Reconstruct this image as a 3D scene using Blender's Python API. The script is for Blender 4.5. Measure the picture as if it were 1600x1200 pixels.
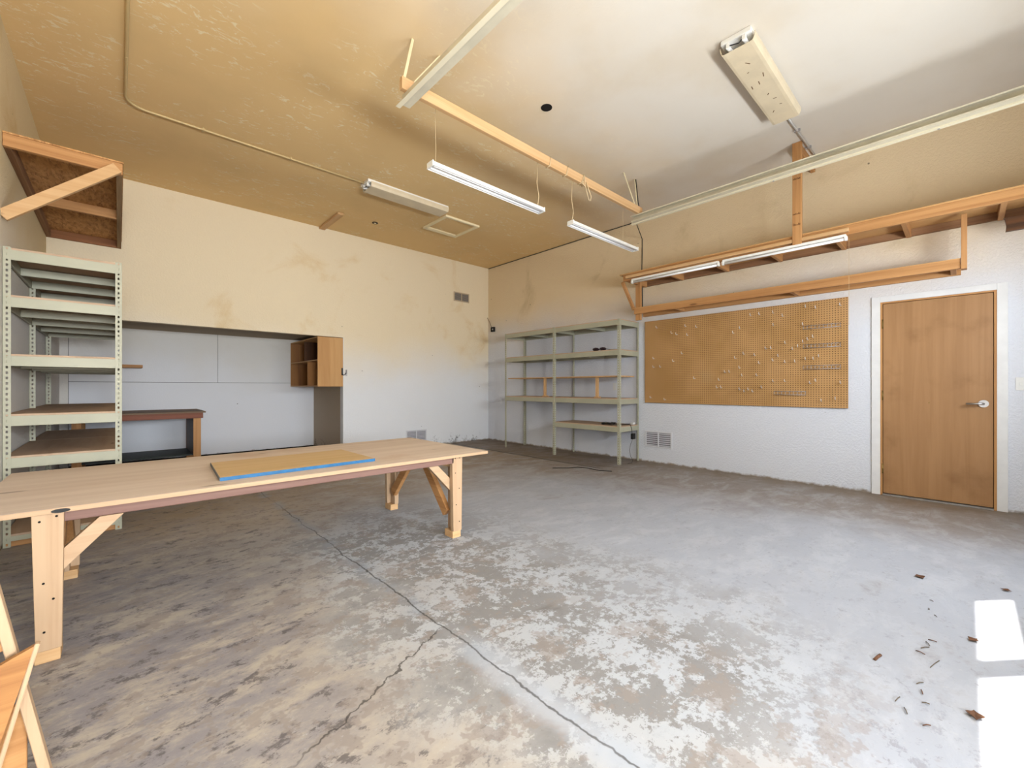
import bpy, bmesh, math, random
from mathutils import Vector, Matrix
R = math.radians
random.seed(7)
scene = bpy.context.scene
for o in list(bpy.data.objects):
    bpy.data.objects.remove(o, do_unlink=True)
COL = scene.collection

# ------------------------------------------------------------------ camera
# world: +X along the back wall towards the pegboard wall, +Y into the room, metres
TH = math.atan2(615.0, 661.0)
cam = bpy.data.cameras.new('camera')
cam.sensor_width = 36.0
cam.lens = 661.0 / 1600.0 * 36.0
cam.shift_y = 5.0 / 1600.0
cam.clip_start = 0.02
camo = bpy.data.objects.new('camera', cam)
COL.objects.link(camo)
camo.location = (0, 0, 1.135)
camo.rotation_euler = (R(90), 0, -TH)
scene.camera = camo

# ------------------------------------------------------------------ world, sun, window light, exposure
scene.view_settings.view_transform = 'Standard'
scene.view_settings.look = 'None'
scene.view_settings.gamma = 1.0
scene.view_settings.use_curve_mapping = False
scene.view_settings.exposure = 0.10
scene.cycles.max_bounces = 6
scene.cycles.diffuse_bounces = 4
scene.cycles.glossy_bounces = 2
scene.cycles.transparent_max_bounces = 6
scene.cycles.caustics_reflective = False
scene.cycles.caustics_refractive = False
world = bpy.data.worlds.new('sky')
scene.world = world
world.use_nodes = True
wn = world.node_tree.nodes
bg = wn['Background']
sky = wn.new('ShaderNodeTexSky')
sky.sky_type = 'NISHITA'
sky.sun_disc = False
sky.sun_elevation = R(49)
sky.sun_rotation = R(128)
world.node_tree.links.new(sky.outputs[0], bg.inputs[0])
bg.inputs[1].default_value = 0.35

SUNK = 0.534                                  # metres of +Y per metre of fall
sun = bpy.data.lights.new('sun', 'SUN')
sun.energy = 26.0
sun.angle = R(0.6)
sun.color = (1.0, 0.96, 0.88)
suno = bpy.data.objects.new('sun', sun)
COL.objects.link(suno)
suno.rotation_euler = Vector((-SUNK * 1.257, SUNK, -1.0)).to_track_quat('-Z', 'Y').to_euler()
suno.location = (6, -6, 8)

XR, XL, YB, YF, ZC = 5.913, -0.60, 7.114, -1.0, 3.72
YA, XA, ZA = 8.573, 2.754, 1.965               # alcove: back, right end, head height
PANES = [(2.13, 2.90), (3.005, 3.775), (3.88, 4.65)]
PZ = (1.64, 1.97)
YN = -2.8                                       # added nook behind the camera, sets the fill light farther off
FILL_WIN = (-0.50, 1.40, 1.05, 1.80)                # made-up window in the nook wall, for fill light


def area(name, x0, x1, z0, z1, y, power, col):
    l = bpy.data.lights.new(name, 'AREA')
    l.shape = 'RECTANGLE'
    l.size = x1 - x0
    l.size_y = z1 - z0
    l.energy = power
    l.color = col
    o = bpy.data.objects.new(name, l)
    COL.objects.link(o)
    o.location = ((x0 + x1) / 2, y, (z0 + z1) / 2)
    o.rotation_euler = (R(90), 0, R(180))      # shines towards +Y
    o.rotation_euler = (Vector((0, 1, 0))).to_track_quat('-Z', 'Z').to_euler()
    return o


for i, (a, b) in enumerate(PANES):
    area('daylight_pane', a, b, PZ[0], PZ[1], YF + 0.03, 42.0, (0.86, 0.93, 1.0))
area('fill_window_light', FILL_WIN[0], FILL_WIN[1], FILL_WIN[2], FILL_WIN[3], YN + 0.03, 360.0, (0.90, 0.95, 1.0))  # added fill light, placed in the made-up window behind the camera


# ------------------------------------------------------------------ materials
def lin(h):
    h = h.lstrip('#')
    out = []
    for i in (0, 2, 4):
        c = int(h[i:i + 2], 16) / 255.0
        out.append(c / 12.92 if c <= 0.04045 else ((c + 0.055) / 1.055) ** 2.4)
    return tuple(out) + (1.0,)


class NT:
    """small node-tree writer"""
    def __init__(s, name, rough=0.7, metal=0.0, spec=0.3):
        s.m = bpy.data.materials.new(name)
        s.m.use_nodes = True
        s.t = s.m.node_tree
        s.b = s.t.nodes['Principled BSDF']
        s.b.inputs['Roughness'].default_value = rough
        s.b.inputs['Metallic'].default_value = metal
        s.b.inputs['Specular IOR Level'].default_value = spec
        s._pos = None

    def n(s, kind, **kw):
        x = s.t.nodes.new(kind)
        for k, v in kw.items():
            setattr(x, k, v)
        return x

    def link(s, a, b):
        s.t.links.new(a, b)

    @property
    def pos(s):
        if s._pos is None:
            s._pos = s.n('ShaderNodeNewGeometry').outputs['Position']
        return s._pos

    def mapped(s, scale=(1, 1, 1), loc=(0, 0, 0), rot=(0, 0, 0)):
        mp = s.n('ShaderNodeMapping')
        mp.inputs['Scale'].default_value = scale
        mp.inputs['Location'].default_value = loc
        mp.inputs['Rotation'].default_value = rot
        s.link(s.pos, mp.inputs['Vector'])
        return mp.outputs[0]

    def noise(s, scale, detail=4, rough=0.55, vec=None, dist=0.0):
        x = s.n('ShaderNodeTexNoise')
        x.inputs['Scale'].default_value = scale
        x.inputs['Detail'].default_value = detail
        x.inputs['Roughness'].default_value = rough
        x.inputs['Distortion'].default_value = dist
        s.link(vec if vec is not None else s.pos, x.inputs['Vector'])
        return x.outputs['Fac']

    def ramp(s, fac, a, b, lo=0.0, hi=1.0, smooth=True):
        x = s.n('ShaderNodeMapRange')
        x.interpolation_type = 'SMOOTHSTEP' if smooth else 'LINEAR'
        x.inputs['From Min'].default_value = a
        x.inputs['From Max'].default_value = b
        x.inputs['To Min'].default_value = lo
        x.inputs['To Max'].default_value = hi
        s.link(fac, x.inputs['Value'])
        return x.outputs['Result']

    def math(s, op, a, b=None):
        x = s.n('ShaderNodeMath', operation=op)
        for i, v in enumerate((a, b)):
            if v is None:
                continue
            if isinstance(v, (int, float)):
                x.inputs[i].default_value = v
            else:
                s.link(v, x.inputs[i])
        return x.outputs[0]

    def axis(s, which):
        x = s.n('ShaderNodeSeparateXYZ')
        s.link(s.pos, x.inputs[0])
        return x.outputs['XYZ'.index(which)]

    def mix(s, fac, a, b, mode='MIX'):
        x = s.n('ShaderNodeMix', data_type='RGBA', blend_type=mode)
        if isinstance(fac, (int, float)):
            x.inputs[0].default_value = fac
        else:
            s.link(fac, x.inputs[0])
        for i, v in ((6, a), (7, b)):
            if isinstance(v, (tuple, str)):
                x.inputs[i].default_value = lin(v) if isinstance(v, str) else v
            else:
                s.link(v, x.inputs[i])
        return x.outputs[2]

    def color(s, c):
        if isinstance(c, str):
            s.b.inputs['Base Color'].default_value = lin(c)
        else:
            s.link(c, s.b.inputs['Base Color'])

    def bump(s, h, strength=0.3, dist=0.01):
        x = s.n('ShaderNodeBump')
        x.inputs['Strength'].default_value = strength
        x.inputs['Distance'].default_value = dist
        s.link(h, x.inputs['Height'])
        s.link(x.outputs[0], s.b.inputs['Normal'])


MATS = {}


def plain(name, col, rough=0.6, metal=0.0, spec=0.3, vary=0.0, vs=8.0):
    if name in MATS:
        return MATS[name]
    t = NT(name, rough, metal, spec)
    if vary:
        f = t.ramp(t.noise(vs, 5), 0.3, 0.7)
        c = lin(col)
        d = tuple(x * (1 - vary) for x in c[:3]) + (1,)
        t.color(t.mix(f, c, d))
    else:
        t.color(col)
    MATS[name] = t.m
    return t.m


def wood(name, light, dark, axis='X', rough=0.6, ring=26.0, contrast=1.0, stain=None, knots=True):
    """boards: grain streaks run along the given world axis"""
    key = name + axis
    if key in MATS:
        return MATS[key]
    t = NT(key, rough, 0, 0.25)
    sc = {'X': (0.55, ring, ring), 'Y': (ring, 0.55, ring), 'Z': (ring, ring, 0.55)}[axis]
    v = t.mapped(sc)
    f = t.noise(1.0, 5, 0.6, v, 0.5)
    sc2 = {'X': (1.2, ring * 5, ring * 5), 'Y': (ring * 5, 1.2, ring * 5), 'Z': (ring * 5, ring * 5, 1.2)}[axis]
    g = t.noise(1.0, 3, 0.6, t.mapped(sc2))
    fac = t.math('ADD', t.ramp(f, 0.35, 0.68, 0, 0.75 * contrast), t.ramp(g, 0.45, 0.75, 0, 0.3 * contrast))
    c = t.mix(fac, light, dark)
    if knots:
        kn = t.n('ShaderNodeTexVoronoi')
        kn.inputs['Scale'].default_value = 1.0
        ks = {'X': (1.5, 6, 6), 'Y': (6, 1.5, 6), 'Z': (6, 6, 1.5)}[axis]
        t.link(t.mapped(ks), kn.inputs['Vector'])
        knot = t.ramp(kn.outputs['Distance'], 0.05, 0.11, 0.7, 0.0)
        c = t.mix(knot, c, tuple(x * 0.35 for x in lin(dark)[:3]) + (1,))
    if stain:
        c = t.mix(t.ramp(t.noise(2.2, 6), 0.52, 0.72, 0, 0.6), c, stain)
    t.color(c)
    t.bump(fac, 0.12, 0.002)
    MATS[key] = t.m
    return t.m


def m_ceiling():
    t = NT('ceiling_plaster', 0.85, 0, 0.15)
    y = t.axis('Y')
    x = t.axis('X')
    n = t.noise(0.8, 4)
    m = t.math('ADD', y, t.math('MULTIPLY', t.math('SUBTRACT', n, 0.5), 2.2))
    m = t.math('SUBTRACT', m, t.math('MULTIPLY', x, 0.30))
    fac = t.ramp(m, 0.6, 3.4)
    c = t.mix(fac, '#DAD2C5', '#E3C28C')
    # scuffed pale scrapes in the ochre tone, which deepens towards the back wall
    v = t.mapped((3.0, 6.0, 1), rot=(0, 0, 0.7))
    scr = t.math('MULTIPLY', t.ramp(t.noise(2.6, 5, 0.75, v, 1.2), 0.565, 0.63, 0, 0.95), t.ramp(t.noise(1.3, 2), 0.42, 0.55))
    c = t.mix(t.math('MULTIPLY', scr, fac), c, '#EBDCB8')
    c = t.mix(t.ramp(t.noise(1.1, 5), 0.42, 0.75, 0, 0.25), c, '#BFA67A')
    t.color(c)
    h = t.noise(60, 2)
    t.bump(h, 0.10, 0.006)
    return t.m


def m_wall(name, white, yellow, z0, z1, wob=0.9, ygate=None, blot='#B99A62', bumps=0.35, dirt=True, mould=False):
    t = NT(name, 0.85, 0, 0.15)
    z = t.axis('Z')
    n = t.noise(0.9, 4)
    m = t.math('ADD', z, t.math('MULTIPLY', t.math('SUBTRACT', n, 0.5), wob * 2))
    fac = t.ramp(m, z0, z1)
    if ygate:
        fac = t.math('MULTIPLY', fac, t.ramp(t.axis(ygate[0]), ygate[1], ygate[2], ygate[3], ygate[4]))
    c = t.mix(fac, white, yellow)
    b = t.ramp(t.noise(1.3, 5, 0.6, None, 0.6), 0.55, 0.75, 0, 0.55)
    c = t.mix(t.math('MULTIPLY', b, fac), c, blot)
    # nail holes, chips
    v = t.n('ShaderNodeTexVoronoi')
    v.inputs['Scale'].default_value = 2.6
    t.link(t.pos, v.inputs['Vector'])
    spot = t.ramp(v.outputs['Distance'], 0.018, 0.030, 0.75, 0.0)
    c = t.mix(spot, c, '#4A443C')
    if dirt:
        nn = t.noise(9, 6, 0.7)
        zz = t.math('ADD', z, t.math('MULTIPLY', t.math('SUBTRACT', nn, 0.5), 0.10))
        d = t.ramp(zz, 0.0, 0.035, 0.85, 0.0)
        c = t.mix(d, c, '#7C6A50')
    if mould:
        mn = t.noise(11, 5, 0.75, None, 1.2)
        mm = t.math('ADD', mn, t.math('MULTIPLY', z, -0.75))
        c = t.mix(t.math('MULTIPLY', t.ramp(mm, 0.44, 0.54, 0, 0.85), t.ramp(t.noise(1.2, 2), 0.40, 0.55)), c, '#34302C')
    t.color(c)
    h = t.ramp(t.noise(46, 2, 0.7), 0.36, 0.66)
    t.bump(h, bumps, 0.006)
    return t.m


def m_floor():
    t = NT('stained_concrete', 0.55, 0, 0.35)
    x, y = t.axis('X'), t.axis('Y')
    big = t.noise(0.55, 5, 0.6)
    med = t.noise(1.7, 6, 0.68, None, 0.6)
    v = t.mapped((1.7, 3.6, 1), rot=(0, 0, R(-12)))
    streak = t.noise(1.5, 6, 0.72, v, 0.4)
    fine = t.noise(22, 4, 0.8)
    # bare cool slab on the door side, beige paint film on the rack side
    wx = t.math('ADD', x, t.math('MULTIPLY', t.math('SUBTRACT', med, 0.5), 1.5))
    cool = t.ramp(t.math('ADD', x, t.math('MULTIPLY', t.math('SUBTRACT', med, 0.5), 0.9)), 0.95, 1.75)
    c = t.mix(cool, '#ABA092', '#9EA1A9')
    br = t.ramp(t.math('ADD', t.math('ADD', wx, t.math('MULTIPLY', y, 0.12)), t.math('MULTIPLY', streak, 0.6)), 4.3, 5.6)
    c = t.mix(t.math('MULTIPLY', br, 0.8), c, '#84786C')
    far = t.ramp(t.math('ADD', y, t.math('MULTIPLY', t.math('SUBTRACT', big, 0.5), 4.0)), 3.2, 5.2)
    c = t.mix(t.math('MULTIPLY', far, 0.85), c, '#8F7E68')
    # smooth streaks on the cool side
    c = t.mix(t.math('MULTIPLY', t.ramp(streak, 0.45, 0.65), t.math('MULTIPLY', cool, 0.45)), c, '#B4B6BC')
    pn = t.noise(6, 5, 0.78, t.mapped((1.0, 1.7, 1), rot=(0, 0, R(-10))))
    # blue-grey and brown grime film on the rack side
    lf = t.ramp(t.math('ADD', wx, t.math('MULTIPLY', t.math('ABSOLUTE', t.math('SUBTRACT', y, 2.3)), 0.25)), 0.2, 1.5, 1.0, 0.0)
    g1 = t.ramp(t.math('ADD', t.math('MULTIPLY', streak, 0.6), t.math('MULTIPLY', pn, 0.4)), 0.38, 0.56)
    c = t.mix(t.math('MULTIPLY', t.math('MULTIPLY', lf, g1), 0.85), c, '#7D797E')
    pit = t.ramp(t.math('ADD', t.math('MULTIPLY', pn, 0.7), t.math('MULTIPLY', fine, 0.3)), 0.53, 0.60)
    c = t.mix(t.math('MULTIPLY', pit, t.ramp(wx, 0.4, 2.6, 0.75, 0.12)), c, '#524B4A')
    # pale crust with patches of bare slab showing through
    cn = t.noise(3.4, 6, 0.80)
    zone = t.math('MULTIPLY', t.math('MULTIPLY', t.ramp(wx, 0.6, 1.2), t.ramp(wx, 1.7, 2.8, 1, 0)), t.math('MULTIPLY', t.ramp(y, 0.1, 0.7), t.ramp(y, 2.9, 4.2, 1, 0)))
    c = t.mix(t.math('MULTIPLY', zone, 0.8), c, '#A9ACB0')
    ex = t.math('MULTIPLY', t.ramp(t.math('ADD', t.math('MULTIPLY', cn, 0.65), t.math('MULTIPLY', fine, 0.35)), 0.475, 0.515), zone)
    c = t.mix(t.math('MULTIPLY', ex, 0.8), c, '#77736F')
    ex2 = t.math('MULTIPLY', t.ramp(t.noise(5.2, 4, 0.78), 0.53, 0.57), t.math('MULTIPLY', t.ramp(wx, 2.6, 1.2), 0.6))
    c = t.mix(ex2, c, '#8B8078')
    oil = t.ramp(t.math('ADD', t.math('MULTIPLY', streak, 0.5), t.math('MULTIPLY', big, 0.5)), 0.55, 0.68)
    c = t.mix(t.math('MULTIPLY', oil, 0.55), c, '#5C5148')
    sp = t.ramp(fine, 0.60, 0.70, 0, 0.4)
    c = t.mix(sp, c, '#6A645E')
    sp2 = t.ramp(fine, 0.40, 0.30, 0, 0.35)
    c = t.mix(sp2, c, '#B9B8B6')
    # dirt strip against the pegboard wall, sharp slab line in front of the shelving
    wob = t.math('MULTIPLY', t.math('SUBTRACT', t.noise(3, 3), 0.5), 0.5)
    dirt = t.ramp(t.math('ADD', x, wob), 5.35, 5.8, 0, 0.7)
    c = t.mix(dirt, c, '#77654F')
    dirt2 = t.math('MULTIPLY', t.ramp(x, 4.90, 4.94), t.ramp(t.math('ADD', y, wob), 3.2, 3.7))
    c = t.mix(t.math('MULTIPLY', dirt2, 0.6), c, '#5E4D3B')
    sl = t.math('MULTIPLY', t.ramp(t.math('ABSOLUTE', t.math('SUBTRACT', t.math('ADD', x, t.math('MULTIPLY', wob, 0.12)), 4.92)), 0.008, 0.028, 1, 0), t.ramp(y, 3.3, 3.6))
    c = t.mix(sl, c, '#33291F')
    # control joint, cracked open
    w2 = t.math('MULTIPLY', t.math('SUBTRACT', t.noise(2.5, 5, 0.7), 0.5), 0.10)
    dj = t.math('ABSOLUTE', t.math('SUBTRACT', t.math('ADD', x, w2), 1.125))
    joint = t.math('MULTIPLY', t.ramp(dj, 0.002, 0.007, 1, 0), t.ramp(t.noise(1.6, 3), 0.36, 0.5, 0.35, 1.0))
    halo = t.math('MULTIPLY', t.ramp(dj, 0.0, 0.10, 1, 0), t.ramp(t.noise(4, 3), 0.40, 0.60))
    c = t.mix(t.math('MULTIPLY', halo, 0.8), c, '#8E949C')
    nearj = t.math('MULTIPLY', t.ramp(t.math('ADD', dj, t.math('MULTIPLY', t.math('SUBTRACT', med, 0.5), 0.25)), 0.03, 0.12, 0.6, 0), t.ramp(y, 1.2, 1.8, 1, 0))
    c = t.mix(nearj, c, '#B0B4BB')
    c = t.mix(t.math('MULTIPLY', joint, 0.75), c, '#3B3733')
    # hairline crack off the joint
    w3 = t.math('MULTIPLY', t.math('SUBTRACT', t.noise(5, 4, 0.7), 0.5), 0.16)
    d3 = t.math('ABSOLUTE', t.math('ADD', t.math('SUBTRACT', t.math('SUBTRACT', y, 1.22), t.math('MULTIPLY', x, 0.42)), w3))
    hair = t.math('MULTIPLY', t.ramp(d3, 0.002, 0.007, 0.8, 0), t.math('MULTIPLY', t.ramp(x, 0.3, 0.5), t.ramp(x, 1.05, 1.13, 1, 0)))
    c = t.mix(hair, c, '#38332F')
    t.color(c)
    rg = t.ramp(med, 0.3, 0.7, 0.42, 0.7)
    t.link(rg, t.b.inputs['Roughness'])
    t.bump(fine, 0.22, 0.004)
    return t.m


def m_peg():
    t = NT('pegboard_brown', 0.6, 0, 0.3)
    c = t.mix(t.ramp(t.noise(2.5, 5), 0.35, 0.7), '#BB915F', '#AC8350')
    c = t.mix(t.ramp(t.noise(1.4, 4), 0.60, 0.78, 0, 0.4), c, '#B49A72')
    y, z = t.axis('Y'), t.axis('Z')
    fy = t.math('SUBTRACT', t.math('FRACT', t.math('MULTIPLY', y, 1 / 0.0254)), 0.5)
    fz = t.math('SUBTRACT', t.math('FRACT', t.math('MULTIPLY', z, 1 / 0.0254)), 0.5)
    d = t.math('SQRT', t.math('ADD', t.math('MULTIPLY', fy, fy), t.math('MULTIPLY', fz, fz)))
    hole = t.ramp(d, 0.18, 0.25, 1, 0)
    t.color(t.mix(t.math('MULTIPLY', hole, 0.85), c, '#3A2412'))
    return t.m


def m_osb():
    t = NT('osb_board', 0.8, 0, 0.15)
    v = t.n('ShaderNodeTexVoronoi')
    v.inputs['Scale'].default_value = 1.0
    t.link(t.mapped((46, 13, 20), rot=(0, 0, 0.5)), v.inputs['Vector'])
    f = t.noise(1.0, 7, 0.7, t.mapped((38, 9, 10), rot=(0, 0, 0.35)), 0.6)
    c = t.mix(v.outputs['Color'], '#CFA06C', '#AE7F4E')
    c = t.mix(t.ramp(f, 0.45, 0.7), c, '#80583A')
    c = t.mix(t.ramp(t.noise(3, 4), 0.5, 0.75, 0, 0.4), c, '#C79A66')
    t.color(c)
    return t.m


M_CEIL = m_ceiling()
M_WR = m_wall('wall_paint_pegboard_side', '#D4D7DF', '#E0CBA8', 1.75, 2.9, 0.3, None, '#B8A074', 0.45)
M_WB = m_wall('wall_paint_back', '#E2E4E8', '#E6D6B8', 0.9, 2.2, 0.45, None, '#D2B074', 0.3, True, True)
M_WL = m_wall('wall_paint_rack_side', '#DCD8D2', '#DAC7A0', 1.6, 2.8, 0.5, None, '#C8A86C', 0.3)
M_ALC = m_wall('alcove_panel_paint', '#E2E4EA', '#D8D3CA', 0.9, 2.1, 0.5, None, '#BDB7AC', 0.08)
M_FLOOR = m_floor()
M_PEG = m_peg()
M_OSB = m_osb()
M_TRIM = plain('white_trim_paint', '#DCDCDC', 0.5, 0, 0.3, 0.08)
M_BARE = m_wall('bare_drywall', '#B3A594', '#A6967F', 0.5, 1.5, 0.4, None, '#8F8172', 0.1, True, True)
M_RACK = plain('rack_enamel', '#ABA993', 0.45, 0, 0.4, 0.10, 5)
M_TRACK = plain('painted_steel', '#D3CAB2', 0.4, 0.1, 0.5, 0.12, 6)
M_ENAMEL = plain('white_enamel', '#E6E4DE', 0.35, 0, 0.45)
M_TUBE = plain('fluorescent_glass', '#F2F3F4', 0.15, 0, 0.5)
M_LENS = plain('yellowed_acrylic', '#D6C6A8', 0.3, 0, 0.5, 0.12, 5)
M_CHROME = plain('chrome', '#A9A9AC', 0.28, 1.0)
M_STEEL = plain('zinc_wire', '#B4B0B0', 0.4, 0.5)
M_HOOK = plain('bright_hook_steel', '#DEDBD8', 0.3, 0.3)
M_BLACK = plain('black_rubber', '#1B1A19', 0.5)
M_DARK = plain('dark_hole', '#120E0B', 0.9)
M_CORD = plain('tan_cord', '#CDB58E', 0.7)
M_PLASTW = plain('white_plastic', '#DADAD8', 0.4)
M_VENTP = plain('vent_paint', '#CFD0D6', 0.45)
M_VENTI = plain('vent_shadow_steel', '#6A625C', 0.6)
M_BLUE = plain('blue_edge_paint', '#2A6796', 0.5, 0, 0.3, 0.25, 20)
M_LEAF = plain('dry_leaf', '#6B4C3A', 0.8, 0, 0.1, 0.4, 60)
M_TWIG = plain('dry_twig', '#6F6457', 0.9, 0, 0.1, 0.3, 60)
M_CONDUIT = plain('painted_conduit', '#C6AD7D', 0.5, 0.1)
M_THRESH = plain('aluminium_threshold', '#A8A6A2', 0.4, 0.6, 0.5, 0.3, 20)
M_DARKGREEN = plain('dark_painted_shelf', '#39423F', 0.6, 0, 0.3, 0.3, 6)
PINE = lambda a: wood('table_pine', '#B99C7D', '#A88767', a, 0.6, 22, 0.7)
FIR = lambda a: wood('orange_fir', '#BC8C5A', '#99673C', a, 0.55, 24, 0.8)
BEAMW = lambda a: wood('pale_fir', '#CCA67A', '#B98E5C', a, 0.6, 24, 0.8)
PLYTOP = lambda a: wood('worn_plywood', '#D4C2B0', '#BFA996', a, 0.6, 7, 0.8, '#BC9C7E')
RED = lambda a: wood('red_painted_wood', '#8B5036', '#6B3824', a, 0.5, 16)
DOORW = lambda a: wood('door_veneer', '#A57D55', '#8E6742', a, 0.45, 11, 0.6, '#7E5A38', False)
PLYCAB = lambda a: wood('fir_plywood', '#C99D68', '#B07F4A', a, 0.5, 5, 0.8, None, False)
PARTI = lambda a: wood('particle_board', '#BCA28A', '#A58A72', a, 0.8, 5, 0.7)
DARKW = lambda a: wood('dark_shaded_wood', '#5A381E', '#2E1B0D', a, 0.5, 18)  # also carries painted shade: cabinet inside, hanging board face
PINK = lambda a: wood('pinkish_painted_rail', '#84655A', '#684C42', a, 0.6, 12)
GREYW = lambda a: wood('brown_ledger', '#96704F', '#6F4C32', a, 0.7, 18)  # darker brown fir tone for the wall ledgers


# ------------------------------------------------------------------ geometry helpers
def newobj(name, me, mat, parent=None, loc=(0, 0, 0)):
    o = bpy.data.objects.new(name, me)
    COL.objects.link(o)
    if mat is not None and not me.materials:
        me.materials.append(mat)
    if parent is not None:
        o.parent = parent
        o.location = Vector(loc) - Vector(world_loc(parent))
    else:
        o.location = loc
    return o


def world_loc(o):
    v = Vector(o.location)
    while o.parent is not None:
        o = o.parent
        v = v + Vector(o.location)
    return v


def thing(name, label, cat, loc, group=None):
    o = bpy.data.objects.new(name, None)
    o.empty_display_size = 0.05
    COL.objects.link(o)
    o.location = loc
    o['label'] = label
    o['category'] = cat
    if group:
        o['group'] = group
    return o


def tag(o, label, cat, group=None):
    o['label'] = label
    o['category'] = cat
    if group:
        o['group'] = group
    return o


def struct(o):
    o['kind'] = 'structure'
    return o


def bm_box(bm, x0, x1, y0, y1, z0, z1):
    r = bmesh.ops.create_cube(bm, size=1.0)
    for v in r['verts']:
        v.co = Vector(((x0 + x1) / 2 + v.co.x * (x1 - x0), (y0 + y1) / 2 + v.co.y * (y1 - y0), (z0 + z1) / 2 + v.co.z * (z1 - z0)))
    return r['verts']


def to_mesh(bm, name, smooth=False):
    me = bpy.data.meshes.new(name)
    bmesh.ops.recalc_face_normals(bm, faces=bm.faces)
    bm.to_mesh(me)
    bm.free()
    if smooth:
        for p in me.polygons:
            p.use_smooth = True
    return me


def box(name, x0, x1, y0, y1, z0, z1, mat, parent=None, bev=0.002):
    """one board in world coordinates; origin at its centre"""
    c = Vector(((x0 + x1) / 2, (y0 + y1) / 2, (z0 + z1) / 2))
    bm = bmesh.new()
    bm_box(bm, x0 - c.x, x1 - c.x, y0 - c.y, y1 - c.y, z0 - c.z, z1 - c.z)
    if bev:
        bmesh.ops.bevel(bm, geom=list(bm.edges), offset=bev, segments=1, affect='EDGES')
    return newobj(name, to_mesh(bm, name), mat, parent, c)


def board(name, p0, p1, w, h, mat, parent=None, up=(0, 0, 1), bev=0.002, w1=None):
    """a straight board from p0 to p1; w across, h along 'up'; w1 = width at the p1 end"""
    p0, p1 = Vector(p0), Vector(p1)
    d = (p1 - p0)
    L = d.length
    d.normalize()
    s = d.cross(Vector(up)).normalized()
    u = s.cross(d).normalized()
    w1 = w if w1 is None else w1
    c = (p0 + p1) / 2
    vs = []
    for t, ww in ((-L / 2, w), (L / 2, w1)):
        for a, b in ((-1, -1), (1, -1), (1, 1), (-1, 1)):
            vs.append(d * t + s * (a * ww / 2) + u * (b * h / 2))
    bm = bmesh.new()
    bv = [bm.verts.new(v) for v in vs]
    for f in ((0, 1, 2, 3), (7, 6, 5, 4), (0, 4, 5, 1), (1, 5, 6, 2), (2, 6, 7, 3), (3, 7, 4, 0)):
        bm.faces.new([bv[i] for i in f])
    if bev:
        bmesh.ops.bevel(bm, geom=list(bm.edges), offset=bev, segments=1, affect='EDGES')
    return newobj(name, to_mesh(bm, name), mat, parent, c)


def prism(name, pts, axis, a0, a1, mat, parent=None, bev=0.0):
    """polygon pts extruded along an axis from a0 to a1 (pts give the two other coordinates in x,y,z order)"""
    bm = bmesh.new()
    def co(p, a):
        return {'X': (a, p[0], p[1]), 'Y': (p[0], a, p[1]), 'Z': (p[0], p[1], a)}[axis]
    A = [bm.verts.new(co(p, a0)) for p in pts]
    B = [bm.verts.new(co(p, a1)) for p in pts]
    bm.faces.new(A)
    bm.faces.new(B[::-1])
    n = len(pts)
    for i in range(n):
        bm.faces.new([A[i], B[i], B[(i + 1) % n], A[(i + 1) % n]])
    if bev:
        bmesh.ops.bevel(bm, geom=list(bm.edges), offset=bev, segments=1, affect='EDGES')
    c = Vector((0, 0, 0))
    for v in bm.verts:
        c += v.co
    c /= len(bm.verts)
    for v in bm.verts:
        v.co -= c
    return newobj(name, to_mesh(bm, name), mat, parent, c)


def tube(name, pts, r, mat, parent=None, seg=8, base=None):
    """round bar along a polyline in world coordinates"""
    pts = [Vector(p) for p in pts]
    c = Vector(base) if base is not None else sum(pts, Vector()) / len(pts)
    bm = bmesh.new()
    rings = []
    prev = None
    for i, p in enumerate(pts):
        a = pts[max(i - 1, 0)]
        b = pts[min(i + 1, len(pts) - 1)]
        d = (b - a).normalized()
        if prev is None:
            ref = Vector((0, 0, 1)) if abs(d.z) < 0.9 else Vector((1, 0, 0))
            s = d.cross(ref).normalized()
        else:
            s = (prev - d * prev.dot(d)).normalized()
        prev = s
        u = d.cross(s)
        rings.append([bm.verts.new(p - c + (s * math.cos(k * 2 * math.pi / seg) + u * math.sin(k * 2 * math.pi / seg)) * r) for k in range(seg)])
    for i in range(len(rings) - 1):
        for k in range(seg):
            bm.faces.new([rings[i][k], rings[i][(k + 1) % seg], rings[i + 1][(k + 1) % seg], rings[i + 1][k]])
    bm.faces.new(rings[0][::-1])
    bm.faces.new(rings[-1])
    return newobj(name, to_mesh(bm, name, True), mat, parent, c)


def disc(name, c, r, depth, mat, parent=None, seg=24, axis='Z'):
    bm = bmesh.new()
    bmesh.ops.create_cone(bm, cap_ends=True, segments=seg, radius1=r, radius2=r, depth=depth)
    rot = {'Z': Matrix(), 'X': Matrix.Rotation(R(90), 4, 'Y'), 'Y': Matrix.Rotation(R(90), 4, 'X')}[axis]
    bmesh.ops.transform(bm, matrix=rot, verts=bm.verts)
    return newobj(name, to_mesh(bm, name), mat, parent, c)


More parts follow.
